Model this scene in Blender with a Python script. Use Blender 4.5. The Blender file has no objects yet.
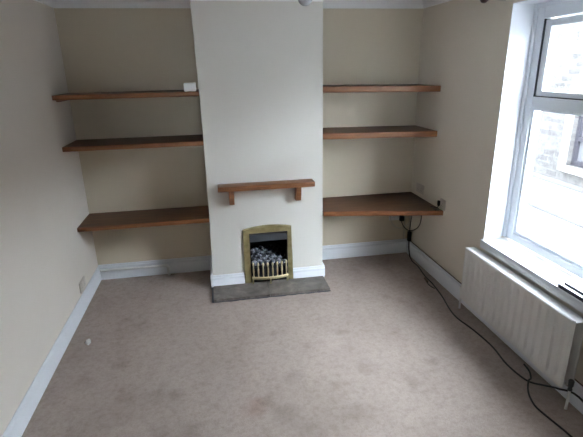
import bpy, bmesh, math, random
from mathutils import Vector, Matrix, noise
random.seed(7)
scn = bpy.context.scene
COL = scn.collection
XR, D = 3.0633, 0.4077            # right wall, depth of the chimney breast
CX1, CX2 = 1.0486, 2.0486         # chimney breast sides
YF = -4.95                        # wall behind the camera
ZC, ZTOP = 2.327, 2.417           # coving foot, ceiling
WY0, WY1, WZ0, WZ1 = -1.271, -2.42, 0.60, 2.2086   # window opening in the right wall
XW = XR + 0.163                   # inner face of the window frame

# ------------------------------------------------------------------ materials
def mat(name, base, rough=0.6, metal=0.0, spec=0.5):
    m = bpy.data.materials.new(name); m.use_nodes = True
    b = m.node_tree.nodes['Principled BSDF']
    b.inputs['Base Color'].default_value = (*base, 1)
    b.inputs['Roughness'].default_value = rough
    b.inputs['Metallic'].default_value = metal
    b.inputs['Specular IOR Level'].default_value = spec
    return m
def nd(m, kind, **kw):
    n = m.node_tree.nodes.new(kind)
    for k, v in kw.items():
        if k in n.inputs: n.inputs[k].default_value = v
        else: setattr(n, k, v)
    return n
def lk(m, a, b): m.node_tree.links.new(a, b)
def bsdf(m): return m.node_tree.nodes['Principled BSDF']
def coords(m, scale=(1, 1, 1), out='Object'):
    tc = nd(m, 'ShaderNodeTexCoord'); mp = nd(m, 'ShaderNodeMapping')
    mp.inputs['Scale'].default_value = scale
    lk(m, tc.outputs[out], mp.inputs['Vector']); return mp.outputs['Vector']
def ramp(m, fac, stops):
    r = nd(m, 'ShaderNodeValToRGB'); e = r.color_ramp.elements
    while len(e) < len(stops): e.new(0.5)
    for s, (p, c) in zip(e, stops): s.position = p; s.color = (*c, 1)
    lk(m, fac, r.inputs['Fac']); return r.outputs['Color']
def tex(m, vec, scale, detail=4, rough=0.5, dist=0.0):
    n = nd(m, 'ShaderNodeTexNoise', Scale=scale, Detail=detail, Roughness=rough, Distortion=dist)
    lk(m, vec, n.inputs['Vector']); return n.outputs['Fac']
def bump(m, h, strength, dist):
    b = nd(m, 'ShaderNodeBump', Strength=strength, Distance=dist)
    lk(m, h, b.inputs['Height']); lk(m, b.outputs['Normal'], bsdf(m).inputs['Normal'])
def plaster(name, a, b):
    m = mat(name, a, 0.75, spec=0.25); v = coords(m)
    lk(m, ramp(m, tex(m, v, 2.2, 5), [(0.3, a), (0.7, b)]), bsdf(m).inputs['Base Color'])
    bump(m, tex(m, v, 28, 4), 0.12, 0.004); return m
def wood(name, c0, c1, c2, rough=0.42):
    m = mat(name, c1, rough); v = coords(m, (1.3, 14, 14))
    g = tex(m, v, 3.0, 8, 0.62, 0.6)
    lk(m, ramp(m, g, [(0.28, c0), (0.5, c1), (0.74, c2)]), bsdf(m).inputs['Base Color'])
    bump(m, g, 0.08, 0.002); return m

M = {}
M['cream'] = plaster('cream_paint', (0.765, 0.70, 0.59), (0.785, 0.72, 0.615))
M['side_cream'] = plaster('side_cream_paint', (0.76, 0.70, 0.62), (0.78, 0.72, 0.64))  # cream slightly less yellow than cream_paint
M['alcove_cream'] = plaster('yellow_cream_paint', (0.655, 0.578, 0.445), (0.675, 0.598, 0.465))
M['pale'] = plaster('pale_cream_paint', (0.70, 0.672, 0.612), (0.72, 0.692, 0.632))
M['ceil'] = plaster('ceiling_paint', (0.87, 0.865, 0.855), (0.885, 0.88, 0.87))
M['gloss'] = mat('white_gloss_paint', (0.80, 0.82, 0.85), 0.32)
M['upvc'] = mat('white_window_plastic', (0.80, 0.83, 0.87), 0.28)
M['rad'] = mat('radiator_enamel', (0.80, 0.79, 0.76), 0.35)
M['white_plastic'] = mat('white_plastic', (0.78, 0.78, 0.77), 0.35)
M['beige_plastic'] = mat('beige_plastic', (0.60, 0.53, 0.46), 0.4)
M['slot'] = mat('dark_slot', (0.02, 0.02, 0.02), 0.6)
M['gasket'] = mat('grey_rubber_gasket', (0.05, 0.05, 0.06), 0.6)
M['cable'] = mat('black_cable', (0.018, 0.016, 0.016), 0.5)
M['brown_cable'] = mat('brown_cable', (0.10, 0.06, 0.04), 0.5)
M['white_cable'] = mat('pale_cable', (0.55, 0.52, 0.46), 0.5)
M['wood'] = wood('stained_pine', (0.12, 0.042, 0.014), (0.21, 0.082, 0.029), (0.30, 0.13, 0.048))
M['shaded_wood'] = wood('shaded_pine', (0.055, 0.024, 0.011), (0.105, 0.047, 0.022), (0.16, 0.075, 0.036), 0.5)  # pine darkened so shelf tops carry their shade in the colour
M['bronze'] = mat('dark_bronze_metal', (0.05, 0.03, 0.02), 0.35, 0.7)
M['black_metal'] = mat('black_metal', (0.022, 0.023, 0.026), 0.45, 0.3)
M['fire_back'] = mat('sooty_metal', (0.012, 0.012, 0.012), 0.8)
M['hood'] = mat('grey_black_hood', (0.055, 0.06, 0.065), 0.4, 0.3)
M['chrome'] = mat('chrome', (0.75, 0.75, 0.75), 0.2, 1.0)
M['paper'] = mat('crumpled_paper', (0.82, 0.80, 0.76), 0.8)
M['shaded_edge'] = mat('shaded_plastic', (0.02, 0.02, 0.03), 0.5, spec=0.2)

m = M['brass'] = mat('brass', (0.52, 0.40, 0.15), 0.34, 0.75); v = coords(m)
lk(m, ramp(m, tex(m, v, 14, 5), [(0.3, (0.26, 0.225, 0.11)), (0.7, (0.47, 0.415, 0.23))]), bsdf(m).inputs['Base Color'])
lk(m, ramp(m, tex(m, v, 30, 3), [(0.3, (0.28,)*3), (0.7, (0.5,)*3)]), bsdf(m).inputs['Roughness'])
M['pale_brass'] = mat('pale_worn_brass', (0.70, 0.60, 0.36), 0.35, 0.55)

m = M['coal'] = mat('ceramic_coal', (0.1, 0.1, 0.1), 0.75); v = coords(m)
lk(m, ramp(m, tex(m, v, 38, 5, 0.65), [(0.34, (0.03, 0.032, 0.038)), (0.5, (0.17, 0.18, 0.21)), (0.64, (0.70, 0.71, 0.76))]), bsdf(m).inputs['Base Color'])
bump(m, tex(m, v, 60, 4), 0.5, 0.01)

m = M['carpet'] = mat('beige_carpet', (0.4, 0.33, 0.3), 0.95, spec=0.1); v = coords(m)
c0, c1 = (0.40, 0.328, 0.282), (0.49, 0.408, 0.356)
pile = ramp(m, tex(m, v, 210, 3, 0.7), [(0.3, c0), (0.7, c1)])
g_, p_k = (0.70, 0.69, 0.68), (0.80, 0.66, 0.64)
STAINS = [(1.52, -1.75, 0.07, g_), (2.00, -1.74, 0.08, g_), (1.83, -2.13, 0.09, g_), (1.27, -1.98, 0.08, p_k), (2.23, -1.93, 0.06, g_), (1.97, -1.31, 0.05, g_), (2.45, -1.76, 0.05, g_), (0.92, -2.09, 0.06, g_), (0.36, -0.81, 0.05, g_), (0.42, -1.40, 0.05, g_), (0.81, -1.78, 0.06, g_), (1.43, -2.06, 0.08, g_)]
def layer(m, under, scale, lo, hi, colour, amount, det=4):
    mx = nd(m, 'ShaderNodeMix', data_type='RGBA', blend_type='MULTIPLY')
    f = ramp(m, tex(m, v, scale, det, 0.6), [(lo, (0,)*3), (hi, (amount,)*3)])
    lk(m, f, mx.inputs['Factor']); lk(m, under, mx.inputs[6]); mx.inputs[7].default_value = (*colour, 1)
    return mx.outputs[2]
col = layer(m, pile, 2.6, 0.42, 0.66, (0.82, 0.80, 0.79), 0.55)
col = layer(m, col, 5.0, 0.60, 0.74, (0.66, 0.64, 0.62), 0.45, 3)
col = layer(m, col, 24.0, 0.46, 0.70, (0.72, 0.70, 0.68), 0.5, 4)
col = layer(m, col, 70.0, 0.45, 0.65, (0.80, 0.79, 0.78), 0.5, 3)
# a few ground-in stains with ragged outlines
geo = nd(m, 'ShaderNodeNewGeometry'); nz = nd(m, 'ShaderNodeTexNoise', Scale=9.0, Detail=4.0); lk(m, geo.outputs['Position'], nz.inputs['Vector'])
jit = nd(m, 'ShaderNodeVectorMath', operation='MULTIPLY_ADD'); lk(m, nz.outputs['Color'], jit.inputs[0]); jit.inputs[1].default_value = (0.16, 0.16, 0); lk(m, geo.outputs['Position'], jit.inputs[2])
flat = nd(m, 'ShaderNodeVectorMath', operation='MULTIPLY'); lk(m, jit.outputs[0], flat.inputs[0]); flat.inputs[1].default_value = (1, 1, 0)
for sx, sy, sr, sc in STAINS:
    ds = nd(m, 'ShaderNodeVectorMath', operation='DISTANCE'); lk(m, flat.outputs[0], ds.inputs[0]); ds.inputs[1].default_value = (sx+0.08, sy+0.08, 0)
    mr = nd(m, 'ShaderNodeMapRange'); lk(m, ds.outputs['Value'], mr.inputs['Value'])
    for k_, x_v in (('From Min', sr*1.3), ('From Max', sr*0.3), ('To Min', 0.0), ('To Max', 0.55)): mr.inputs[k_].default_value = x_v
    mx = nd(m, 'ShaderNodeMix', data_type='RGBA', blend_type='MULTIPLY'); lk(m, mr.outputs['Result'], mx.inputs['Factor']); lk(m, col, mx.inputs[6]); mx.inputs[7].default_value = (*sc, 1); col = mx.outputs[2]
lk(m, col, bsdf(m).inputs['Base Color'])
bump(m, tex(m, v, 260, 3, 0.7), 0.7, 0.008)

m = M['slate'] = mat('dusty_stone_slab', (0.2, 0.19, 0.17), 0.6); v = coords(m)
lk(m, ramp(m, tex(m, v, 9, 6, 0.65, 0.5), [(0.3, (0.09, 0.077, 0.066)), (0.55, (0.165, 0.145, 0.125)), (0.75, (0.26, 0.232, 0.20))]), bsdf(m).inputs['Base Color'])
bump(m, tex(m, v, 45, 4), 0.35, 0.006)

def stone_wall(name, mortar, lo, hi, w, h, msize):
    m = mat(name, lo, 0.9, spec=0.2)
    tc = nd(m, 'ShaderNodeTexCoord'); sp = nd(m, 'ShaderNodeSeparateXYZ'); cb = nd(m, 'ShaderNodeCombineXYZ')
    lk(m, tc.outputs['Object'], sp.inputs[0]); lk(m, sp.outputs['Y'], cb.inputs['X']); lk(m, sp.outputs['Z'], cb.inputs['Y'])
    b = nd(m, 'ShaderNodeTexBrick'); lk(m, cb.outputs[0], b.inputs['Vector'])
    b.inputs['Color1'].default_value = (*lo, 1); b.inputs['Color2'].default_value = (*hi, 1); b.inputs['Mortar'].default_value = (*mortar, 1)
    for k, x in (('Scale', 1.0), ('Mortar Size', msize), ('Brick Width', w), ('Row Height', h), ('Mortar Smooth', 0.3), ('Bias', -0.1)): b.inputs[k].default_value = x
    mx = nd(m, 'ShaderNodeMix', data_type='RGBA', blend_type='MULTIPLY'); mx.inputs['Factor'].default_value = 0.8
    lk(m, b.outputs['Color'], mx.inputs[6])
    lk(m, ramp(m, tex(m, cb.outputs[0], 7, 5, 0.65), [(0.35, (0.55,)*3), (0.6, (1,)*3)]), mx.inputs[7])
    lk(m, mx.outputs[2], bsdf(m).inputs['Base Color']); return m
M['stone'] = stone_wall('street_stone', (0.165, 0.158, 0.15), (0.108, 0.104, 0.10), (0.17, 0.163, 0.156), 0.30, 0.125, 0.018)
M['quoin'] = mat('dressed_stone', (0.36, 0.35, 0.34), 0.9)
M['road'] = mat('pale_tarmac', (0.52, 0.52, 0.52), 0.9)
M['pavement'] = mat('pavement_stone', (0.48, 0.475, 0.47), 0.9)
M['kerb'] = mat('kerb_stone', (0.14, 0.14, 0.145), 0.9)
M['far_pane'] = mat('far_window_glass', (0.20, 0.20, 0.215), 0.08)
M['far_frame'] = mat('lilac_grey_frame', (0.06, 0.058, 0.07), 0.5)

m = M['glass'] = bpy.data.materials.new('window_glass'); m.use_nodes = True
nt = m.node_tree; nt.nodes.clear()
o_ = nt.nodes.new('ShaderNodeOutputMaterial'); t_ = nt.nodes.new('ShaderNodeBsdfTransparent'); g_ = nt.nodes.new('ShaderNodeBsdfGlossy')
x_ = nt.nodes.new('ShaderNodeMixShader'); f_ = nt.nodes.new('ShaderNodeLayerWeight'); f_.inputs['Blend'].default_value = 0.5
p_ = nt.nodes.new('ShaderNodeMath'); p_.operation = 'POWER'; p_.inputs[1].default_value = 5.0
q_ = nt.nodes.new('ShaderNodeMath'); q_.operation = 'MULTIPLY_ADD'; q_.inputs[1].default_value = 0.9; q_.inputs[2].default_value = 0.03
t_.inputs['Color'].default_value = (0.97, 0.98, 0.98, 1); g_.inputs['Roughness'].default_value = 0.02
nt.links.new(f_.outputs['Facing'], p_.inputs[0]); nt.links.new(p_.outputs[0], q_.inputs[0]); nt.links.new(q_.outputs[0], x_.inputs[0])
nt.links.new(t_.outputs[0], x_.inputs[1]); nt.links.new(g_.outputs[0], x_.inputs[2]); nt.links.new(x_.outputs[0], o_.inputs[0])
m = M['bulb'] = mat('pearl_bulb_glass', (0.80, 0.81, 0.82), 0.12)
bsdf(m).inputs['Transmission Weight'].default_value = 0.2

# ------------------------------------------------------------------ mesh helpers
def bm_box(bm, x0, x1, y0, y1, z0, z1, bev=0.0, seg=2):
    g = bmesh.ops.create_cube(bm, size=1)['verts']
    for v in g:
        v.co = Vector(((x0 + x1)/2 + v.co.x*abs(x1 - x0), (y0 + y1)/2 + v.co.y*abs(y1 - y0), (z0 + z1)/2 + v.co.z*abs(z1 - z0)))
    if bev:
        es = list({e for v in g for e in v.link_edges})
        bmesh.ops.bevel(bm, geom=es, offset=bev, segments=seg, affect='EDGES', profile=0.5)
    return bm
def box(*a, **k): return bm_box(bmesh.new(), *a, **k)
def bm_prism(bm, pts, axis, a, b):
    """extrude a closed 2D outline along an axis from a to b; outline coordinates are the two other axes in x,y,z order"""
    def P(p, t):
        if axis == 'x': return (t, p[0], p[1])
        if axis == 'y': return (p[0], t, p[1])
        return (p[0], p[1], t)
    A = [bm.verts.new(P(p, a)) for p in pts]; B = [bm.verts.new(P(p, b)) for p in pts]
    n = len(pts); fs = [bm.faces.new(A), bm.faces.new(B[::-1])]
    for i in range(n): fs.append(bm.faces.new((A[i], B[i], B[(i+1) % n], A[(i+1) % n])))
    bmesh.ops.recalc_face_normals(bm, faces=fs); return bm
def prism(*a): return bm_prism(bmesh.new(), *a)
def smooth_path(pts, sub=6):
    P = [Vector(p) for p in pts]; P = [2*P[0]-P[1]] + P + [2*P[-1]-P[-2]]; out = []
    for i in range(1, len(P)-2):
        for k in range(sub):
            t = k/sub; a, b, c, d = P[i-1:i+3]
            out.append(0.5*((2*b) + (c-a)*t + (2*a-5*b+4*c-d)*t*t + (3*b-a-3*c+d)*t**3))
    out.append(P[-2]); return out
def bm_tube(bm, pts, r, n=10, sub=6):
    path = smooth_path(pts, sub) if sub > 1 else [Vector(p) for p in pts]
    rad = r if callable(r) else (lambda t: r)
    up = Vector((0, 0, 1)); rings = []
    t0 = (path[1]-path[0]).normalized()
    nrm = t0.cross(up)
    if nrm.length < 0.1: nrm = t0.cross(Vector((1, 0, 0)))
    nrm.normalize()
    for i, p in enumerate(path):
        t = (path[min(i+1, len(path)-1)] - path[max(i-1, 0)]).normalized()
        nrm = (nrm - t*nrm.dot(t)).normalized(); bi = t.cross(nrm); rr = rad(i/(len(path)-1))
        rings.append([bm.verts.new(p + (nrm*math.cos(2*math.pi*k/n) + bi*math.sin(2*math.pi*k/n))*rr) for k in range(n)])
    fs = []
    for a, b in zip(rings, rings[1:]):
        for k in range(n): fs.append(bm.faces.new((a[k], a[(k+1) % n], b[(k+1) % n], b[k])))
    fs.append(bm.faces.new(rings[0][::-1])); fs.append(bm.faces.new(rings[-1]))
    bmesh.ops.recalc_face_normals(bm, faces=fs); return bm
def tube(*a, **k): return bm_tube(bmesh.new(), *a, **k)
def bm_lathe(bm, c, prof, axis='z', n=24):
    rings = []
    for r, h in prof:
        ring = []
        for k in range(n):
            a = 2*math.pi*k/n; u, w = r*math.cos(a), r*math.sin(a)
            q = {'z': (u, w, h), 'y': (u, h, w), 'x': (h, u, w)}[axis]
            ring.append(bm.verts.new(Vector(c) + Vector(q)))
        rings.append(ring)
    fs = []
    for a, b in zip(rings, rings[1:]):
        for k in range(n): fs.append(bm.faces.new((a[k], a[(k+1) % n], b[(k+1) % n], b[k])))
    fs.append(bm.faces.new(rings[0])); fs.append(bm.faces.new(rings[-1]))
    bmesh.ops.recalc_face_normals(bm, faces=fs); return bm
def lathe(*a, **k): return bm_lathe(bmesh.new(), *a, **k)
def obj(name, bm, material, parent=None, smooth=False):
    """link ONE mesh object; its geometry is given in world coordinates, its origin is its base (or its thing's base)"""
    vs = [v.co for v in bm.verts]
    if parent:
        off = Vector(parent['_o'])
    else:
        off = Vector(((min(v.x for v in vs)+max(v.x for v in vs))/2, (min(v.y for v in vs)+max(v.y for v in vs))/2, min(v.z for v in vs)))
    for v in bm.verts: v.co -= off
    me = bpy.data.meshes.new(name); bm.to_mesh(me); bm.free()
    me.materials.append(material)
    for p in me.polygons: p.use_smooth = smooth
    if smooth: me.set_sharp_from_angle(angle=math.radians(38))
    o = bpy.data.objects.new(name, me); COL.objects.link(o)
    if parent: o.parent = parent
    else: o.location = off
    o['_o'] = tuple(off); return o
def thing(name, label, cat, loc, group=None):
    o = bpy.data.objects.new(name, None); o.empty_display_size = 0.05; COL.objects.link(o); o.location = loc
    o['_o'] = tuple(loc); return tag(o, label, cat, group)
def tag(o, label, cat, group=None):
    o['label'] = label; o['category'] = cat
    if group: o['group'] = group
    return o
def struct(name, bm, material, label, cat, smooth=False, parent=None):
    o = obj(name, bm, material, parent, smooth)
    if parent is None: o['kind'] = 'structure'; tag(o, label, cat)
    return o

# ------------------------------------------------------------------ room shell
struct('floor', box(-0.3, XR+0.3, YF-0.3, 0.3, -0.12, 0), M['carpet'], 'beige pink carpet with grey stains covering the whole floor', 'floor')
struct('ceiling', box(-0.3, XR+0.3, YF-0.3, 0.3, ZTOP, ZTOP+0.12), M['ceil'], 'white painted ceiling above the coving', 'ceiling')
struct('wall_left', box(-0.3, 0, YF-0.3, 0.3, 0, ZTOP), M['side_cream'], 'bare cream wall on the left, opposite the window', 'wall')
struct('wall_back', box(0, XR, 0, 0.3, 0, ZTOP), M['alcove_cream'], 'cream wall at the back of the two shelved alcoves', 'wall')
BX0, BX1, BZ0, BZ1 = 1.22, 1.80, 1.25, 1.86          # made-up window behind the camera, added for fill light
bm = bmesh.new(); bm_box(bm, 0, BX0, YF-0.3, YF, 0, ZTOP); bm_box(bm, BX1, XR, YF-0.3, YF, 0, ZTOP); bm_box(bm, BX0, BX1, YF-0.3, YF, 0, BZ0); bm_box(bm, BX0, BX1, YF-0.3, YF, BZ1, ZTOP)
struct('wall_front', bm, M['cream'], 'cream wall opposite the fireplace', 'wall')
bm = bmesh.new(); X1 = XR+0.32
bm_box(bm, XR, X1, WY0, 0.3, 0, ZTOP); bm_box(bm, XR, X1, YF-0.3, WY1, 0, ZTOP)
bm_box(bm, XR, X1, WY1, WY0, 0, WZ0); bm_box(bm, XR, X1, WY1, WY0, WZ1, ZTOP)
struct('wall_right', bm, M['cream'], 'cream wall on the right, holding the window', 'wall')
for nm, b in (('trim_5', box(XR, XW, WY0-0.004, WY0, WZ0+0.03, WZ1)), ('trim_6', box(XR, XW, WY1, WY1+0.004, WZ0+0.03, WZ1)), ('trim_7', box(XR, XW, WY1+0.004, WY0-0.004, WZ1-0.004, WZ1))):
    struct(nm, b, M['gloss'], {'trim_5': 'white painted window reveal, side nearer the fireplace', 'trim_6': 'white painted window reveal, side away from the fireplace', 'trim_7': 'white painted head of the window reveal'}[nm], 'window reveal')
# chimney breast with the fire opening
FX0, FX1, FZ = 1.385, 1.732, 0.50
bm = bmesh.new(); e = 0.0
N = 16
def cleft(z): return CX1 + 0.017*math.sin(math.pi*min(max(z, 0), ZTOP)/ZTOP)
bm_prism(bm, [(cleft(ZTOP*i/N), ZTOP*i/N) for i in range(N+1)] + [(FX0, ZTOP), (FX0, 0)], 'y', -D, 0); bm_box(bm, FX1, CX2, -D, 0, 0, ZTOP); bm_box(bm, FX0, FX1, -D, 0, FZ, ZTOP); bm_box(bm, FX0, FX1, -0.08, 0, 0, FZ)
struct('wall_chimney', bm, M['pale'], 'pale cream chimney breast standing out between the two alcoves', 'chimney breast')

# coving: a quarter-hollow moulding
def mould(name, prof, p0, p1, nrm, material, label, cat, m0=0, m1=0):
    """sweep a (out, z) profile from p0 to p1; m0, m1 mitre the ends (out-proportional shift along the run)"""
    p0, p1, nrm = Vector((*p0, 0)), Vector((*p1, 0)), Vector((*nrm, 0)); d = (p1-p0).normalized(); bm = bmesh.new()
    A = [bm.verts.new(p0 + nrm*o - d*(m0*o) + Vector((0, 0, z))) for o, z in prof]
    B = [bm.verts.new(p1 + nrm*o + d*(m1*o) + Vector((0, 0, z))) for o, z in prof]
    n = len(prof); bm.faces.new(A); bm.faces.new(B[::-1])
    for i in range(n): bm.faces.new((A[i], B[i], B[(i+1) % n], A[(i+1) % n]))
    bmesh.ops.recalc_face_normals(bm, faces=bm.faces[:])
    return struct(name, bm, material, label, cat, smooth=True)
R = ZTOP-ZC
cov = [(0, ZTOP), (0, ZC), (0.012, ZC)] + [(0.012 + (R-0.012)*(1-math.cos(a)), ZC + 0.004 + (R-0.016)*math.sin(a)) for a in [i*math.pi/16 for i in range(1, 8)]] + [(R, ZTOP-0.012), (R, ZTOP)]
mould('trim_1', cov, (0, YF), (0, 0), (1, 0), M['ceil'], 'white coving along the top of the left wall', 'coving', 0, -1)
mould('trim_2', cov, (0, 0), (CX1, 0), (0, -1), M['ceil'], 'white coving at the top of the left alcove', 'coving', -1, 0)
mould('trim_3', cov, (CX2, 0), (XR, 0), (0, -1), M['ceil'], 'white coving at the top of the right alcove', 'coving', 0, -1)
mould('trim_4', cov, (XR, 0), (XR, YF), (-1, 0), M['ceil'], 'white coving along the top of the window wall', 'coving', -1, 0)
mould('trim_8', cov, (CX1, -D), (CX2, -D), (0, -1), M['ceil'], 'white coving across the top of the chimney breast', 'coving', 0, 0)

# skirting boards
SK = 0.147
def skirt(z0=0.0, h=SK):
    t = z0+h
    return [(0, z0), (0.020, z0), (0.020, t-0.050), (0.0175, t-0.046), (0.0175, t-0.040), (0.019, t-0.034), (0.018, t-0.022), (0.011, t-0.016), (0.011, t-0.006), (0.007, t), (0, t)]
G = M['gloss']; H0 = 0.025
mould('baseboard_left', [(a_*0.7, b_) for a_, b_ in skirt(0.0, 0.138)], (0, YF), (0, 0), (1, 0), G, 'long white skirting board along the left wall', 'skirting board', 0, -1)
mould('baseboard_back_left', skirt(), (0, 0), (CX1, 0), (0, -1), G, 'white skirting board at the back of the left alcove', 'skirting board', -1, -1)
mould('baseboard_chimney_left', skirt(), (CX1, 0), (CX1, -D), (-1, 0), G, 'white skirting on the left cheek of the chimney breast', 'skirting board', -1, 0)
mould('baseboard_chimney_front_left', skirt(H0, 0.098), (CX1-0.012, -D), (1.331, -D), (0, -1), G, 'short white skirting board left of the brass fire trim', 'skirting board', 0, 0)
mould('baseboard_chimney_front_right', skirt(H0, 0.098), (1.774, -D), (CX2+0.020, -D), (0, -1), G, 'short white skirting board right of the brass fire trim', 'skirting board', 0, 0)
mould('baseboard_chimney_right', skirt(), (CX2, -D), (CX2, 0), (1, 0), G, 'white skirting on the right cheek of the chimney breast', 'skirting board', 0, -1)
mould('baseboard_back_right', skirt(), (CX2, 0), (XR, 0), (0, -1), G, 'white skirting board at the back of the right alcove', 'skirting board', -1, -1)
mould('baseboard_right', skirt(), (XR, 0), (XR, YF), (-1, 0), G, 'white skirting board along the window wall behind the radiator', 'skirting board', -1, 0)

# ------------------------------------------------------------------ window
W = thing('window_1', 'white double glazed window in the right wall above the radiator', 'window', (XW+0.035, (WY0+WY1)/2, WZ0+0.03)); W['kind'] = 'structure'
FZ0, FZ1 = WZ0+0.031, WZ1-0.005; FY0, FY1 = WY0-0.005, WY1+0.005; XO = XW+0.07
bm = bmesh.new()
JW = 0.085
bm_box(bm, XW, XO, FY0-JW, FY0, FZ0, FZ1, bev=0.004); bm_box(bm, XW, XO, FY1, FY1+JW, FZ0, FZ1, bev=0.004)
bm_box(bm, XW, XO, FY1+JW, FY0-JW, 2.112, FZ1, bev=0.004); bm_box(bm, XW, XO, FY1+JW, FY0-JW, FZ0, FZ0+0.055, bev=0.004)
bm_box(bm, XW, XO, FY1+JW, FY0-JW, 1.574, 1.636, bev=0.004)
obj('window_frame', bm, M['upvc'], W, True)
# stepped outer lip of the frame against the reveal
bm = bmesh.new(); bm_box(bm, XW-0.012, XW, FY0-0.030, FY0, FZ0, FZ1, bev=0.003); bm_box(bm, XW-0.012, XW, FY1, FY0-0.031, FZ1-0.030, FZ1, bev=0.003)
obj('frame_lip', bm, M['upvc'], W, True)
# opening top light
SY0, SY1, SZ0, SZ1 = FY0-JW-0.003, FY1+JW+0.003, 1.640, 2.108
bm = bmesh.new(); XS = XW-0.008; g = 0.006
for a in ((SY0-g, SY0, SZ0, SZ1), (SY1, SY1+g, SZ0, SZ1), (SY1, SY0, SZ0, SZ0+g)): bm_box(bm, XW+0.004, XO-0.01, a[0], a[1], a[2], a[3])
obj('gasket', bm, M['gasket'], W)
bm = bmesh.new(); sw = 0.055; y0, y1, z0, z1 = SY0-g, SY1+g, SZ0+g, SZ1-g
for a in ((y0-sw, y0, z0, z1), (y1, y1+sw, z0, z1), (y1+sw, y0-sw, z1-0.042, z1), (y1+sw, y0-sw, z0, z0+0.032)): bm_box(bm, XW+0.012, XO-0.005, a[0], a[1], a[2], a[3], bev=0.004)
sash = obj('opening_sash', bm, M['upvc'], W, True)
obj('pane', box(XW+0.034, XW+0.038, y1+sw, y0-sw, z0+0.032, z1-0.042), M['glass'], sash)
# fixed lower panes with glazing beads
for a, b in ((FY1+JW, FY0-JW),):
    z0, z1 = FZ0+0.055, 1.574; bw = 0.022; bm = bmesh.new()
    for q in ((b-bw, b, z0, z1), (a, a+bw, z0, z1), (a+bw, b-bw, z0, z0+bw), (a+bw, b-bw, z1-bw, z1)): bm_box(bm, XW+0.010, XW+0.03, q[0], q[1], q[2], q[3], bev=0.003)
    obj('glazing_bead', bm, M['upvc'], W, True)
    obj('pane', box(XW+0.031, XW+0.035, a+0.004, b-0.004, z0+0.004, z1-0.004), M['glass'], W)
# sill board
bm = bmesh.new(); bm_box(bm, XR-0.026, XW+0.02, WY1+0.001, WY0-0.001, WZ0-0.0, WZ0+0.0207, bev=0.004); bm_box(bm, XR-0.026, XR-0.0005, WY1+0.001, WY0-0.001, WZ0-0.040, WZ0+0.012, bev=0.004)
struct('trim_9', bm, M['gloss'], 'white window board above the radiator', 'window sill', True)

W2 = thing('fill_window', 'unseen white framed window added behind the camera for fill light', 'window', ((BX0+BX1)/2, YF-0.17, BZ0)); W2['kind'] = 'structure'
bm = bmesh.new(); y0, y1 = YF-0.20, YF-0.14; k = 0.06
for q in ((BX0, BX0+k, BZ0, BZ1), (BX1-k, BX1, BZ0, BZ1), (BX0+k, BX1-k, BZ0, BZ0+k), (BX0+k, BX1-k, BZ1-k, BZ1), ((BX0+BX1)/2-0.025, (BX0+BX1)/2+0.025, BZ0+k, BZ1-k)): bm_box(bm, q[0], q[1], y0, y1, q[2], q[3], bev=0.004)
obj('window_frame', bm, M['upvc'], W2, True)
for a, b in ((BX0+k, (BX0+BX1)/2-0.025), ((BX0+BX1)/2+0.025, BX1-k)): obj('pane', box(a, b, YF-0.172, YF-0.168, BZ0+k, BZ1-k), M['glass'], W2)
struct('trim_11', box(BX0, BX1, YF-0.139, YF+0.03, BZ0-0.025, BZ0-0.0005), M['gloss'], 'white sill of the fill window added behind the camera', 'window sill')

# ------------------------------------------------------------------ shelves
def shelf(name, z0, z1, th, xa, xb, da, db, label, group, zl=None, batten=True, ext=0.0):
    """plank with its front edge from depth da (left) to db (right); tops at z0 (left), z1 (right)"""
    t = thing(name, label, 'shelf', ((xa+xb)/2, 0, z0-th), group)
    def plank(n0, n1, f0, f1):
        bm = bmesh.new(); a = []
        for x, z, u, v in ((xa, z0, n0, f0), (xb, z1, n1, f1)):
            for yy in (-u, -v):
                for zz in (z-th, z): a.append(bm.verts.new((x, yy, zz)))
        for f in ((0, 1, 3, 2), (4, 6, 7, 5), (2, 3, 7, 6), (0, 4, 5, 1), (1, 5, 7, 3), (0, 2, 6, 4)): bm.faces.new([a[i] for i in f])
        bmesh.ops.recalc_face_normals(bm, faces=bm.faces[:]); return bm, [a[2], a[3], a[6], a[7]]
    lw = 0.014  # front strip in lighter wood stands for the edge catching light
    bm, _ = plank(0.0015, 0.0015, da-lw, db-lw); obj('plank', bm, M['shaded_wood'], t)
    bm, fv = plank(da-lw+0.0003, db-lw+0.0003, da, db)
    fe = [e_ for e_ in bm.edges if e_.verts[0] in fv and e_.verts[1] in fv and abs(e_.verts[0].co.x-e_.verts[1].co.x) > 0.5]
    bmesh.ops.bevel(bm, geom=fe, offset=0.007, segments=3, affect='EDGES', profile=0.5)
    tag_part = obj('lit_front_edge', bm, M['wood'], t, True)
    if batten:
        for x, z, s in ((xa, z0, 1),):
            zz = z-th-0.0005
            x_a, x_b = sorted((x, x+s*0.022))
            obj('batten', prism([(-0.002, zz), (-min(da, db)+0.05, zz), (-min(da, db)+0.065, zz-0.008), (-min(da, db)+0.08, zz-0.016), (-0.002, zz-0.016)], 'x', x_a, x_b), M['wood'], t)
    return t
gl, gr = 'wooden shelves in the left alcove', 'wooden shelves in the right alcove'
e = 0.0012
shelf('alcove_shelf', 1.6925, 1.6925, 0.036, e, cleft(1.68)-e, 0.428, 0.418, 'top brown wooden shelf of the left alcove, with a small white box on it', gl)
shelf('alcove_shelf', 1.3082, 1.3082, 0.036, e, cleft(1.29)-e, 0.410, 0.412, 'middle brown wooden shelf of the left alcove, bare', gl, batten=False)
shelf('alcove_shelf', 0.650, 0.650, 0.034, e, cleft(0.63)-e, 0.405, 0.405, 'lowest brown wooden shelf of the left alcove, above the white pipe', gl, batten=False)
shelf('alcove_shelf', 1.704, 1.686, 0.050, CX2+e, XR-e, 0.400, 0.435, 'top orange-brown wooden shelf of the right alcove', gr, batten=False)
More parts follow.
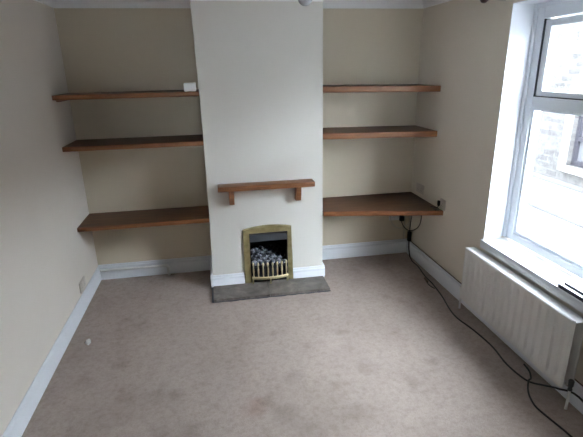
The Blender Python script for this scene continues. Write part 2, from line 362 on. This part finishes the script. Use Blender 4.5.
shelf('alcove_shelf', 1.324, 1.308, 0.050, CX2+e, XR-e, 0.400, 0.440, 'middle orange-brown wooden shelf of the right alcove', gr, batten=False)
shelf('alcove_shelf', 0.650, 0.6495, 0.042, CX2+e, XR-e, 0.445, 0.664, 'lowest and deepest wooden shelf of the right alcove, above the cables', gr, batten=False)

# mantel shelf on two brackets
t = thing('mantel_shelf', 'short brown wooden mantel shelf on two brackets above the fire', 'mantel shelf', (1.55, -D, 0.78))
bm = box(1.150, 1.955, -D-0.122, -D-0.001, 0.905, 0.9475, bev=0.005)
obj('shelf_board', bm, M['wood'], t, True)
for x in (1.258, 1.822):
    y = -D-0.001
    pr = [(y, 0.9045), (y-0.092, 0.9045), (y-0.092, 0.860), (y-0.088, 0.838), (y-0.078, 0.815), (y-0.072, 0.790), (y-0.066, 0.778), (y, 0.778)]
    bm = prism(pr, 'x', x-0.021, x+0.021)
    obj('bracket', bm, M['wood'], t)

# white box on the top left shelf
t = thing('plastic_box', 'small white plastic box on the top left shelf, against the chimney breast', 'box', (1.0, -0.36, 1.6928))
obj('case', box(0.950, 1.042, -0.405, -0.345, 1.6928, 1.757, bev=0.006), M['white_plastic'], t, True)
obj('lid', box(0.9525, 1.0395, -0.408, -0.4052, 1.697, 1.753, bev=0.001), M['white_plastic'], t, True)

# ------------------------------------------------------------------ hearth and fire
HY0, HY1 = -0.674, -D-0.001
t = thing('hearth', 'dusty grey-brown stone hearth of two slabs under the fire', 'hearth', (1.55, -0.53, 0))
def slab(x0, x1, seed):
    bm = bmesh.new(); n = 22; rnd = random.Random(seed); loop = [(x0, HY1), (x0, HY0)]
    for i in range(1, n): loop.append((x0+(x1-x0)*i/n, HY0 + rnd.uniform(-0.007, 0.005)))
    loop += [(x1, HY0), (x1, HY1)]
    bm_prism(bm, loop, 'z', 0.0005, 0.0245); return bm
obj('slab', slab(1.050, 1.525, 1), M['slate'], t); obj('slab', slab(1.530, 2.050, 2), M['slate'], t)
bm = bmesh.new(); bm_box(bm, 1.034, 1.0495, HY0-0.004, -D-0.022, 0.0005, 0.018)
obj('edge_strip', bm, M['gasket'], t)  # dark strip drawn for the shaded gap between slab and carpet
bm = bmesh.new(); rnd = random.Random(4)
pts = [(1.035 + 1.02*i/40, HY0-0.010-rnd.uniform(0, 0.010)) for i in range(41)]
bm_prism(bm, pts + [(2.052, HY0-0.0075), (1.035, HY0-0.0075)], 'z', 0.0005, 0.006)
obj('edge_strip', bm, M['gasket'], t)

F = thing('gas_fire', 'inset coal-effect gas fire with brass trim in the chimney breast', 'fireplace', (1.555, -D, 0.0247))
z0 = 0.0250
# brass trim: arched outline, square opening
out = [(1.331, z0), (1.336, 0.528)] + [(1.336 + (1.766-1.336)*k/16, 0.528 + 0.006*k/16 + 0.028*math.sin(math.pi*k/16)**0.8) for k in range(1, 16)] + [(1.766, 0.534), (1.774, z0)]
inn = [(1.390, z0), (1.390, 0.494), (1.727, 0.494), (1.727, z0)]
def frame_prism(out, inn, ya, yb, cham):
    bm = bmesh.new(); ring = out + inn[::-1]
    cx, cz = 1.552, 0.2
    def shr(p, s): return (p[0] + (cham if p[0] < cx else -cham)*s*(1 if True else 0), p[1] - (cham*s if p[1] > 0.45 else 0))
    A = [bm.verts.new((p[0], ya, p[1])) for p in ring]
    Bp = [shr(p, 1) for p in out] + [shr(p, -1) if False else p for p in inn[::-1]]
    B = [bm.verts.new((p[0], yb, p[1])) for p in Bp]
    n = len(ring); bm.faces.new(A); bm.faces.new(B[::-1])
    for i in range(n): bm.faces.new((A[i], B[i], B[(i+1) % n], A[(i+1) % n]))
    bmesh.ops.recalc_face_normals(bm, faces=bm.faces[:]); return bm
obj('brass_trim', frame_prism(out, inn, -D-0.0008, -D-0.020, 0.006), M['brass'], F)
bm = bmesh.new()
bm_box(bm, 1.3905, 1.3945, -D-0.013, -D-0.002, z0, 0.4935); bm_box(bm, 1.7225, 1.7265, -D-0.013, -D-0.002, z0, 0.4935); bm_box(bm, 1.3946, 1.7224, -D-0.013, -D-0.002, 0.4895, 0.4935)
obj('inner_lip', bm, M['black_metal'], F)
# firebox
bm = bmesh.new(); a, b, yb = 1.387, 1.730, -0.095
bm_box(bm, a, a+0.004, -D+0.001, yb, z0, 0.498); bm_box(bm, b-0.004, b, -D+0.001, yb, z0, 0.498)
bm_box(bm, a+0.004, b-0.004, -D+0.001, yb, 0.494, 0.498); bm_box(bm, a+0.004, b-0.004, yb-0.004, yb, z0, 0.494); bm_box(bm, a+0.004, b-0.004, -D+0.001, yb-0.004, z0, z0+0.004)
obj('firebox', bm, M['fire_back'], F)
obj('hood', prism([(-D-0.002, 0.472), (-D-0.018, 0.416), (-D-0.014, 0.411), (-D+0.05, 0.430), (-D+0.05, 0.472)], 'x', 1.3955, 1.7215), M['hood'], F)
# coal bed
bed = lambda y: 0.165 + (y + 0.45)*0.22
obj('coal_bed', prism([(-0.437, 0.10), (-0.437, bed(-0.437)), (-0.17, bed(-0.17)), (-0.10, bed(-0.17)), (-0.10, 0.10)], 'x', 1.396, 1.721), M['fire_back'], F)
obj('burner_tray', box(1.400, 1.717, -0.43, -0.20, 0.060, 0.0995, bev=0.004), M['black_metal'], F)
# bowed front fret
def bow(x, base=-D-0.036, amp=0.030): return base - amp*(1 - ((x-1.5585)/0.165)**2)
fr = thing_parent = obj('fret', tube([(x, bow(x), 0.082) for x in [1.396 + 0.325*i/8 for i in range(9)]], 0.0085, 12, 3), M['pale_brass'], F, True)
obj('lower_rail', tube([(x, bow(x), 0.066) for x in [1.396 + 0.325*i/8 for i in range(9)]], 0.004, 8, 3), M['brass'], F, True)
for i in range(8):
    x = 1.4105 + 0.296*i/7; y = bow(x)
    bm = bmesh.new()
    bm_lathe(bm, (x, y, 0.0905), [(0.004, 0), (0.0075, 0.004), (0.0045, 0.014), (0.0075, 0.050), (0.0072, 0.075), (0.0042, 0.098), (0.0050, 0.104), (0.0090, 0.112), (0.0095, 0.122), (0.0065, 0.134), (0.002, 0.139)], n=12)
    obj('fret_bar', bm, M['pale_brass'], fr, True)
for x in (1.4035, 1.7135):
    y = bow(x)
    bm = bmesh.new(); bm_box(bm, x-0.007, x+0.007, y-0.010, y+0.002, z0, 0.0735, bev=0.002); obj('foot', bm, M['brass'], F, True)
x = 1.5585; obj('foot', lathe((x, bow(x), z0), [(0.009, 0), (0.007, 0.006), (0.005, 0.02), (0.006, 0.035), (0.0045, 0.0485)], n=12), M['pale_brass'], F, True)
obj('ash_pan_cover', prism([(-D-0.014, z0), (-D-0.014, 0.045), (-D-0.004, 0.058), (-D+0.004, 0.058), (-D+0.004, z0)], 'x', 1.398, 1.719), M['black_metal'], F)

# the coals, each its own object
rnd = random.Random(11); n_c = 0
for row in range(6):
    y = -0.408 + row*0.044; k = 6 if row % 2 == 0 else 5
    for i in range(k):
        x = 1.5585 + (i-(k-1)/2)*0.0525 + rnd.uniform(-0.004, 0.004); yy = y + rnd.uniform(-0.004, 0.004)
        bm = bmesh.new(); bmesh.ops.create_icosphere(bm, subdivisions=2, radius=1.0)
        r = rnd.uniform(0.0225, 0.0265); sx, sy, sz = rnd.uniform(0.9, 1.08), rnd.uniform(0.8, 0.95), rnd.uniform(0.8, 1.1); off = Vector((rnd.uniform(0, 50), rnd.uniform(0, 50), 0))
        for v in bm.verts:
            q = v.co.copy(); k_ = 1 + 0.34*noise.noise(q*1.5+off) ; v.co = Vector((q.x*sx, q.y*sy, q.z*sz))*r*k_
        lo = min(v.co.z for v in bm.verts)
        zc = bed(min(yy, -0.17)) + 0.006 - lo + (0.006 if rnd.random() < 0.3 else 0)
        for v in bm.verts: v.co += Vector((x, yy, zc))
        tag(obj('coal', bm, M['coal'], None, False), 'grey ceramic coal heaped behind the brass bars of the gas fire', 'coal', 'coals in the gas fire'); n_c += 1

# ------------------------------------------------------------------ left alcove pipe, sockets, scrap
t = thing('skirting_pipe', 'white pipe running along the skirting of the left alcove and turning down', 'pipe', (0.33, -0.044, 0.001))
yp = -0.044
obj('pipe_run', tube([(0.022, yp, 0.104), (0.30, yp, 0.101), (0.585, yp, 0.099)], 0.0115, 12, 4), M['white_plastic'], t, True)
obj('elbow', tube([(0.586, yp, 0.099), (0.612, yp, 0.098), (0.628, yp, 0.090), (0.634, yp, 0.072), (0.634, yp, 0.050)], 0.0145, 12, 5), M['white_plastic'], t, True)
obj('pipe_drop', tube([(0.634, yp, 0.0495), (0.634, yp, 0.02), (0.634, yp, 0.001)], 0.0115, 12, 2), M['white_plastic'], t, True)

def socket(label, c, nrm, w, h, material, gangs=2):
    """wall socket: nrm is '+x', '-x' or '-y' (direction it faces)"""
    t = thing('wall_socket', label, 'socket', c)
    def q(a0, a1, d0, d1, b0, b1, **k):
        if nrm == '-y': return box(c[0]+a0, c[0]+a1, c[1]-d1, c[1]-d0, c[2]+b0, c[2]+b1, **k)
        s = 1 if nrm == '+x' else -1
        x0, x1 = sorted((c[0]+s*d0, c[0]+s*d1)); return box(x0, x1, c[1]+a0, c[1]+a1, c[2]+b0, c[2]+b1, **k)
    fp = obj('face_plate', q(-w/2, w/2, 0.0005, 0.010, -h/2, h/2, bev=0.003), material, t, True)
    for g in range(gangs):
        a = (g-(gangs-1)/2)*0.066
        obj('rocker_switch', q(a-0.006, a+0.006, 0.0101, 0.014, 0.016, 0.034, bev=0.001), material, fp, True)
        for da, db, ww, hh in ((0, 0.006, 0.004, 0.007), (-0.011, -0.014, 0.006, 0.004), (0.011, -0.014, 0.006, 0.004)):
            obj('pin_slot', q(a+da-ww/2, a+da+ww/2, 0.0101, 0.0106, db-hh/2, db+hh/2), M['slot'], fp)
    return t
socket('beige double socket low on the left wall above the skirting', (0.0, -0.53, 0.205), '+x', 0.150, 0.088, M['beige_plastic'])
socket('dull beige double socket on the right alcove wall just above the lowest shelf', (XR, -0.20, 0.735), '-x', 0.150, 0.088, M['beige_plastic'])
socket('beige single socket on the right wall near the front end of the lowest shelf', (XR, -0.650, 0.705), '-x', 0.088, 0.088, M['beige_plastic'], 1)
socket('white double socket on the back wall under the lowest right shelf', (2.915, 0.0, 0.405), '-y', 0.150, 0.088, M['white_plastic'])

def plug(label, c, nrm, cable=None):
    t = thing('plug', label, 'plug', c)
    if nrm == '-y': b = box(c[0]-0.022, c[0]+0.022, c[1]-0.038, c[1], c[2]-0.026, c[2]+0.026, bev=0.006)
    else: b = box(c[0]-0.020, c[0], c[1]-0.012, c[1]+0.012, c[2]-0.024, c[2]+0.024, bev=0.006)
    obj('plug_body', b, M['cable'], t, True)
    if cable: obj('cord', tube(cable, 0.0042, 8, 6), M['cable'], t, True)
    return t
plug('black plug in the socket at the front end of the lowest right shelf', (XR-0.0148, -0.612, 0.708), '-x',
     [(XR-0.025, -0.612, 0.683), (XR-0.032, -0.600, 0.664), (XR-0.045, -0.560, 0.6545), (XR-0.06, -0.60, 0.6545), (XR-0.035, -0.640, 0.6545), (XR-0.02, -0.59, 0.6565), (XR-0.05, -0.52, 0.6545)])
plug('black plug under the lowest right shelf with a sagging loop of cord', (2.966, -0.0148, 0.385), '-y',
     [(2.966, -0.034, 0.358), (2.970, -0.040, 0.335), (2.985, -0.060, 0.300), (3.000, -0.15, 0.292), (3.036, -0.22, 0.330), (3.050, -0.27, 0.40), (3.050, -0.29, 0.50), (3.050, -0.29, 0.606)])
tag(obj('cord', tube([(2.845, -0.012, 0.58), (2.846, -0.018, 0.46), (2.855, -0.028, 0.37), (2.885, -0.036, 0.315), (2.940, -0.034, 0.284), (3.000, -0.030, 0.287), (3.043, -0.032, 0.33), (3.053, -0.04, 0.42), (3.053, -0.045, 0.60)], 0.004, 8, 6), M['white_cable'], None, True), 'pale cord looped below the lowest right shelf beside the black plug', 'cord')
tag(obj('cord', tube([(3.010, -0.008, 0.56), (3.010, -0.008, 0.40), (3.010, -0.008, 0.25), (3.010, -0.008, 0.150)], 0.005, 8, 3), M['white_cable'], None, True), 'pale cable running down the alcove wall to the skirting top', 'cord')
# black adapter hanging in the corner with the long cord
t = thing('power_adapter', 'black adapter hanging in the alcove corner above the skirting, with a long black cord', 'adapter', (3.03, -0.06, 0.155))
obj('adapter_body', box(3.012, 3.046, -0.120, -0.080, 0.160, 0.262, bev=0.007), M['cable'], t, True)
obj('cord', tube([(3.029, -0.10, 0.2625), (3.031, -0.10, 0.33), (3.036, -0.105, 0.42), (3.041, -0.112, 0.52), (3.041, -0.115, 0.606)], 0.004, 8, 6), M['cable'], t, True)
floor_pts = [(3.029, -0.10, 0.1595), (3.026, -0.115, 0.09), (3.016, -0.17, 0.025), (3.004, -0.26, 0.007), (3.006, -0.38, 0.0065), (2.975, -0.60, 0.0065), (2.971, -0.74, 0.0065), (2.960, -0.84, 0.0065), (2.941, -0.98, 0.0065), (2.895, -1.20, 0.0065), (2.886, -1.33, 0.0065), (2.915, -1.50, 0.0065), (2.928, -1.71, 0.0065), (2.906, -1.887, 0.0065), (2.911, -2.01, 0.0065), (2.935, -2.09, 0.0065), (2.975, -2.16, 0.03), (3.0, -2.235, 0.062), (3.036, -2.34, 0.085), (3.0365, -2.6, 0.03), (3.035, -2.9, 0.0065)]
obj('cord', tube(floor_pts, 0.0058, 8, 6), M['cable'], t, True)
tag(obj('cord', tube([(3.012, -1.93, 0.0062), (2.998, -2.0, 0.0062), (2.962, -2.062, 0.0075), (2.930, -2.085, 0.0178), (2.900, -2.118, 0.0085), (2.868, -2.165, 0.0062), (2.843, -2.22, 0.0062), (2.828, -2.285, 0.0062), (2.838, -2.37, 0.0062), (2.852, -2.45, 0.0062), (2.860, -2.52, 0.0062), (2.88, -2.70, 0.0062)], 0.0055, 8, 6), M['cable'], None, True), 'black cord coming out from under the radiator and curving away over the carpet', 'cord')
tag(obj('cord', tube([(3.0405, -0.03, 0.1515), (3.0525, -0.10, 0.1512), (3.0535, -0.5, 0.1512), (3.0535, -1.0, 0.1512), (3.0535, -1.6, 0.1512), (3.0535, -2.9, 0.1512)], 0.0038, 8, 4), M['brown_cable'], None, True), 'thin brown cord lying along the top of the skirting on the window wall', 'cord')
# cord clutter: a small brown inline joint on the carpet
t = thing('cable_connector', 'small brown inline connector lying by the black cord near the skirting', 'connector', (2.962, -0.68, 0))
obj('connector_body', tube([(2.948, -0.650, 0.012), (2.944, -0.685, 0.0125), (2.938, -0.720, 0.012)], 0.0105, 10, 3), M['brown_cable'], t, True)
obj('connector_tail', tube([(2.9375, -0.7215, 0.012), (2.930, -0.75, 0.007), (2.934, -0.80, 0.006), (2.945, -0.84, 0.006)], 0.0045, 8, 4), M['cable'], t, True)

# crumpled scrap
t = thing('paper_scrap', 'tiny crumpled white paper scrap lying on the carpet near the left wall', 'paper scrap', (0.16, -1.11, 0))
bm = bmesh.new(); bmesh.ops.create_icosphere(bm, subdivisions=3, radius=1)
for v in bm.verts:
    k = 1 + 0.5*noise.noise(v.co*2.1+Vector((3, 1, 2))) + 0.15*noise.noise(v.co*6); v.co = Vector((v.co.x*0.017, v.co.y*0.023, v.co.z*0.019))*k
lo = min(v.co.z for v in bm.verts)
for v in bm.verts: v.co += Vector((0.160, -1.110, 0.0008-lo))
obj('crumpled_ball', bm, M['paper'], t)
bm = bmesh.new(); bmesh.ops.create_grid(bm, x_segments=6, y_segments=6, size=0.012)
for v in bm.verts: v.co = Vector((0.140 + v.co.x, -1.091 + v.co.y, 0.010 + 0.012*noise.noise(v.co*90)))
obj('shadow_patch', bm, M['hood'], t)  # dark sheet painted in as the shadow beside the scrap

# ------------------------------------------------------------------ radiator
RX, RY0, RY1, RZ0, RZ1 = 2.953, -1.217, -2.295, 0.118, 0.545
t = thing('radiator', 'white ribbed panel radiator under the window', 'radiator', (RX+0.03, (RY0+RY1)/2, 0.0))
bm = bmesh.new(); nf = 16; per = 14; ny = nf*per
zs = [(RZ0, 0), (RZ0+0.004, 1), (RZ0+0.022, 1)] + [(RZ0+0.034, 2), (RZ0+0.06, 3)] + [(RZ1-0.06, 3), (RZ1-0.034, 2), (RZ1-0.020, 1), (RZ1-0.004, 1), (RZ1, 0)]
grid = []
ym = 0.012
for z, k in zs:
    row = []
    for i in range(ny+1):
        f = i/per % 1.0
        y = RY0-ym + (RY1-RY0+2*ym)*i/ny
        s = 0.5-0.5*math.cos(2*math.pi*f); s = max(0.0, min(1.0, (s-0.45)*2.6))
        dx = {0: 0.004, 1: 0.0, 2: 0.006*s, 3: 0.013*s}[k]
        row.append(bm.verts.new((RX+dx, y, z)))
    grid.append(row)
for a, b in zip(grid, grid[1:]):
    for i in range(ny): bm.faces.new((a[i], a[i+1], b[i+1], b[i]))
for s, yy, idx in ((1, RY0, 0), (-1, RY1, ny)):     # rounded side edge of the panel
    edge = [r[idx] for r in grid]; c2 = [bm.verts.new((RX+0.012, yy, v.co.z)) for v in edge]
    for i in range(len(edge)-1): bm.faces.new((edge[i], edge[i+1], c2[i+1], c2[i]))
bmesh.ops.recalc_face_normals(bm, faces=bm.faces[:])
bmesh.ops.solidify(bm, geom=bm.faces[:], thickness=0.0012)
p = obj('front_panel', bm, M['rad'], t, True)
obj('back_panel', box(RX+0.070, RX+0.0815, RY1+0.002, RY0-0.002, RZ0+0.004, RZ1-0.012, bev=0.004), M['rad'], t, True)
bm = bmesh.new(); bm_box(bm, RX+0.004, RX+0.0065, RY1+0.002, RY0-0.002, RZ1-0.004, RZ1+0.002, bev=0.0008); bm_box(bm, RX+0.080, RX+0.083, RY1+0.002, RY0-0.002, RZ1-0.014, RZ1-0.004, bev=0.0008)
n = 36
for i in range(n+1):
    y = RY0-0.012 + (RY1-RY0+0.024)*i/n; bm_box(bm, RX+0.0065, RX+0.080, y-0.0142, y+0.0142, RZ1-0.010, RZ1-0.007)
obj('top_grille', bm, M['rad'], t, True)
bm = bmesh.new(); n = 40
for i in range(n):
    y = RY0-0.10 + (RY1-RY0+0.20)*i/(n-1); bm_box(bm, RX+0.0155, RX+0.069, y-0.001, y+0.001, RZ0+0.02, RZ1-0.02)
obj('convector_fins', bm, M['rad'], t)
for y in (RY0-0.18, RY1+0.18): obj('wall_bracket', box(RX+0.082, XR-0.0005, y-0.02, y+0.02, RZ0+0.06, RZ1-0.06), M['rad'], t)
for y, s, nm in ((RY0, 1, 'lockshield_valve'), (RY1, -1, 'radiator_valve')):
    yy = y + s*0.030; xv = RX+0.030; zv = RZ0+0.030
    vb = obj(nm, lathe((xv, yy, zv-0.022), [(0.008, 0), (0.012, 0.002), (0.012, 0.012), (0.010, 0.014), (0.010, 0.030), (0.014, 0.032), (0.015, 0.062), (0.012, 0.068)], n=16), M['hood'] if s < 0 else M['rad'], t, True)
    obj('valve_tail', tube([(xv, yy-s*0.0105, zv), (xv, y-s*0.004, zv)], 0.008, 10, 1), M['chrome'], t, True)
    obj('supply_pipe', tube([(xv, yy, zv-0.0225), (xv, yy, 0.001)], 0.0075, 12, 1), M['white_plastic'], t, True)

# strip on the sill, its room-facing edges blackened to stand for shade
t = thing('shade_edged_strip', 'white strip with two edges coloured dark as shade, lying along the front of the window sill', 'strip', (3.05, -2.28, WZ0+0.021))
zs_ = WZ0+0.0212
ye, yf = -2.40, -2.052
obj('strip_body', box(3.0415, 3.066, ye, yf-0.004, zs_, zs_+0.020), M['white_plastic'], t)
obj('shaded_edge', prism([(3.041, ye), (3.041, yf-0.004), (3.0385, yf), (3.037, yf-0.02), (3.037, ye)], 'z', zs_, zs_+0.0215), M['shaded_edge'], t)
obj('strip_body', box(3.0745, 3.094, ye, yf-0.012, zs_, zs_+0.031), M['white_plastic'], t)
obj('shaded_edge', box(3.0665, 3.074, ye, yf-0.012, zs_, zs_+0.0315), M['shaded_edge'], t)

# curtain pole above the window and pendant bulb
t = thing('curtain_pole', 'dark bronze curtain pole above the window, its end knob showing at the top edge', 'curtain pole', (2.98, -2.0, 2.262))
px_, pz_ = 2.983, 2.260
obj('pole', tube([(px_, -1.125, pz_), (px_, -2.0, pz_), (px_, -2.58, pz_)], 0.0125, 14, 2), M['bronze'], t, True)
for y, s in ((-1.1245, 1), (-2.5805, -1)):
    obj('finial', lathe((px_, y, pz_), [(0.014, 0), (0.016, s*0.008), (0.012, s*0.016), (0.022, s*0.028), (0.028, s*0.044), (0.026, s*0.060), (0.014, s*0.074), (0.003, s*0.078)], 'y', 18), M['bronze'], t, True)
for y in (-1.19, -2.5):
    obj('wall_bracket', tube([(px_, y, pz_-0.0128), (px_+0.03, y, pz_-0.018), (XR-0.001, y, pz_-0.018)], 0.006, 10, 4), M['bronze'], t, True)
t = thing('pendant_light', 'bare grey light bulb hanging at the top edge in front of the chimney breast', 'light bulb', (1.535, -2.2, 2.074))
bx, by, bz = 1.536, -2.2, 2.074
obj('bulb', lathe((bx, by, bz), [(0.002, 0), (0.014, 0.003), (0.024, 0.012), (0.030, 0.028), (0.029, 0.042), (0.022, 0.058), (0.015, 0.072), (0.0125, 0.085)], n=28), M['bulb'], t, True)
obj('bulb_cap', lathe((bx, by, bz+0.0853), [(0.0125, 0), (0.0125, 0.02), (0.010, 0.023)], n=18), M['chrome'], t, True)
obj('bulb_holder', lathe((bx, by, bz+0.1085), [(0.017, 0), (0.018, 0.025), (0.012, 0.045), (0.006, 0.052)], n=20), M['white_plastic'], t, True)
obj('flex', tube([(bx, by, bz+0.161), (bx, by, ZTOP-0.0305)], 0.003, 8, 1), M['white_plastic'], t, True)
obj('ceiling_rose', lathe((bx, by, ZTOP-0.030), [(0.008, 0), (0.02, 0.006), (0.036, 0.02), (0.038, 0.0295)], n=24), M['white_plastic'], t, True)

# ------------------------------------------------------------------ the street outside
GX = XR + 4.5; GZ = -0.36; BY0, BY1 = 1.9, 9.0
def gslope(x): return -0.36
bm = box(XR+0.325, GX+3, -14, 14, GZ-0.3, GZ-0.06)
g1 = struct('trim_10', bm, M['road'], 'pale road outside the window', 'road')
tag(obj('pavement', box(GX-1.15, GX-0.002, -14, 14, GZ-0.0595, GZ), M['pavement']), 'pale stone pavement along the foot of the house across the street', 'pavement')['kind'] = 'structure'
tag(obj('kerb', box(GX-1.28, GX-1.151, -14, 14, GZ-0.0595, GZ+0.004, bev=0.012), M['kerb'], None, True), 'darker kerb between the road and the far pavement', 'kerb')['kind'] = 'structure'
t = thing('stone_house', 'pale stone house across the street, seen through the window', 'house', (GX+0.2, 0, GZ))
wy0, wy1, wz0, wz1 = 3.12, 2.05, 0.05, 1.30
bm = bmesh.new()
bm_box(bm, GX, GX+0.4, wy0, 14, GZ, 3.0); bm_box(bm, GX, GX+0.4, -14, wy1, GZ, 3.0); bm_box(bm, GX, GX+0.4, wy1, wy0, GZ, wz0); bm_box(bm, GX, GX+0.4, wy1, wy0, wz1, 3.0)
obj('stone_wall', bm, M['stone'], t)
obj('plinth', box(GX-0.03, GX-0.001, -14, 14, GZ+0.001, GZ+0.10, bev=0.006), M['kerb'], t, True)
bm = bmesh.new()
bm_box(bm, GX-0.025, GX-0.001, wy0, wy0+0.17, wz0-0.12, wz1+0.2); bm_box(bm, GX-0.025, GX-0.001, wy1-0.17, wy1, wz0-0.12, wz1+0.2); bm_box(bm, GX-0.025, GX-0.001, wy1, wy0, wz1, wz1+0.2); bm_box(bm, GX-0.05, GX-0.001, wy1, wy0, wz0-0.12, wz0)
obj('window_surround', bm, M['quoin'], t)
w = obj('window_frame', None or (lambda b: (bm_box(b, GX+0.10, GX+0.16, wy0-0.07, wy0, wz0, wz1), bm_box(b, GX+0.10, GX+0.16, wy1, wy1+0.07, wz0, wz1), bm_box(b, GX+0.10, GX+0.16, wy1+0.07, wy0-0.07, wz0, wz0+0.08), bm_box(b, GX+0.10, GX+0.16, wy1+0.07, wy0-0.07, wz1-0.07, wz1), bm_box(b, GX+0.10, GX+0.16, wy1+0.07, wy0-0.07, 0.50, 0.57), bm_box(b, GX+0.10, GX+0.15, 2.56, 2.61, wz0+0.08, 0.50), b)[-1])(bmesh.new()), M['far_frame'], t)
obj('pane', box(GX+0.165, GX+0.17, wy1+0.002, wy0-0.002, wz0+0.002, wz1-0.002), M['far_pane'], t)
obj('roof', prism([(GX-0.2, 3.002), (GX+2.6, 3.6), (GX+2.6, 3.002)], 'y', -14, 14), M['kerb'], t)

struct('trim_12', box(-8, XR+0.3, -20, YF-0.301, -0.5, -0.36), M['pavement'], 'unseen back yard ground added to control light from below', 'yard')  # unseen ground, added to keep sky below the horizon off the fill window
# unseen terrace front and storey above, added to keep sky light off the street
struct('wall_sky_block_side', (lambda b: (bm_box(b, XR, X1, 0.301, 14, GZ-0.06, ZTOP+0.12), bm_box(b, XR, X1, -14, YF-0.301, GZ-0.06, ZTOP+0.12), b)[-1])(bmesh.new()), M['stone'], 'unseen stone terrace front either side of the room, added to shade the street', 'house front')
struct('wall_sky_block_upper', box(-4.0, X1, -14, 14, ZTOP+0.121, 5.2), M['stone'], 'unseen stone upper storey above the room, added to shade the street', 'house front')

# ------------------------------------------------------------------ daylight, camera
w = bpy.data.worlds.new('overcast_sky'); scn.world = w; w.use_nodes = True
wn = w.node_tree; bg = wn.nodes['Background']
tc = wn.nodes.new('ShaderNodeTexCoord'); sp = wn.nodes.new('ShaderNodeSeparateXYZ'); rp = wn.nodes.new('ShaderNodeValToRGB')
wn.links.new(tc.outputs['Generated'], sp.inputs[0]); wn.links.new(sp.outputs['Z'], rp.inputs['Fac']); wn.links.new(rp.outputs['Color'], bg.inputs['Color'])
for pos, k in ((0.0, 0.95), (0.45, 0.95), (0.72, 0.48), (1.0, 0.28)):      # sky dimmed overhead to even out the light on the floor
    el = rp.color_ramp.elements[0] if pos == 0 else rp.color_ramp.elements[-1] if pos == 1 else rp.color_ramp.elements.new(pos)
    el.color = (0.81*k, 0.90*k, 1.03*k, 1)
bg.inputs['Strength'].default_value = 46.0
fw = Vector((0.158995, 0.93498408, -0.31705734)); rt = Vector((0.98453265, -0.1740929, -0.01967569)); up = Vector((0.07359388, 0.30902497, 0.94820225))
cam = bpy.data.cameras.new('camera'); co = bpy.data.objects.new('camera', cam); COL.objects.link(co)
mw = Matrix.Identity(4)
for i in range(3): mw[i][0], mw[i][1], mw[i][2], mw[i][3] = rt[i], up[i], -fw[i], (1.14540966, -4.07487219, 1.8422244)[i]
co.matrix_world = mw
cam.sensor_width = 36; cam.lens = 446.947/583*36; cam.clip_start = 0.05
scn.camera = co
for o in bpy.data.objects:
    if '_o' in o: del o['_o']
vs = scn.view_settings
vs.view_transform = 'Standard'; vs.look = 'None'; vs.gamma = 1; vs.use_curve_mapping = False; vs.exposure = 0.54
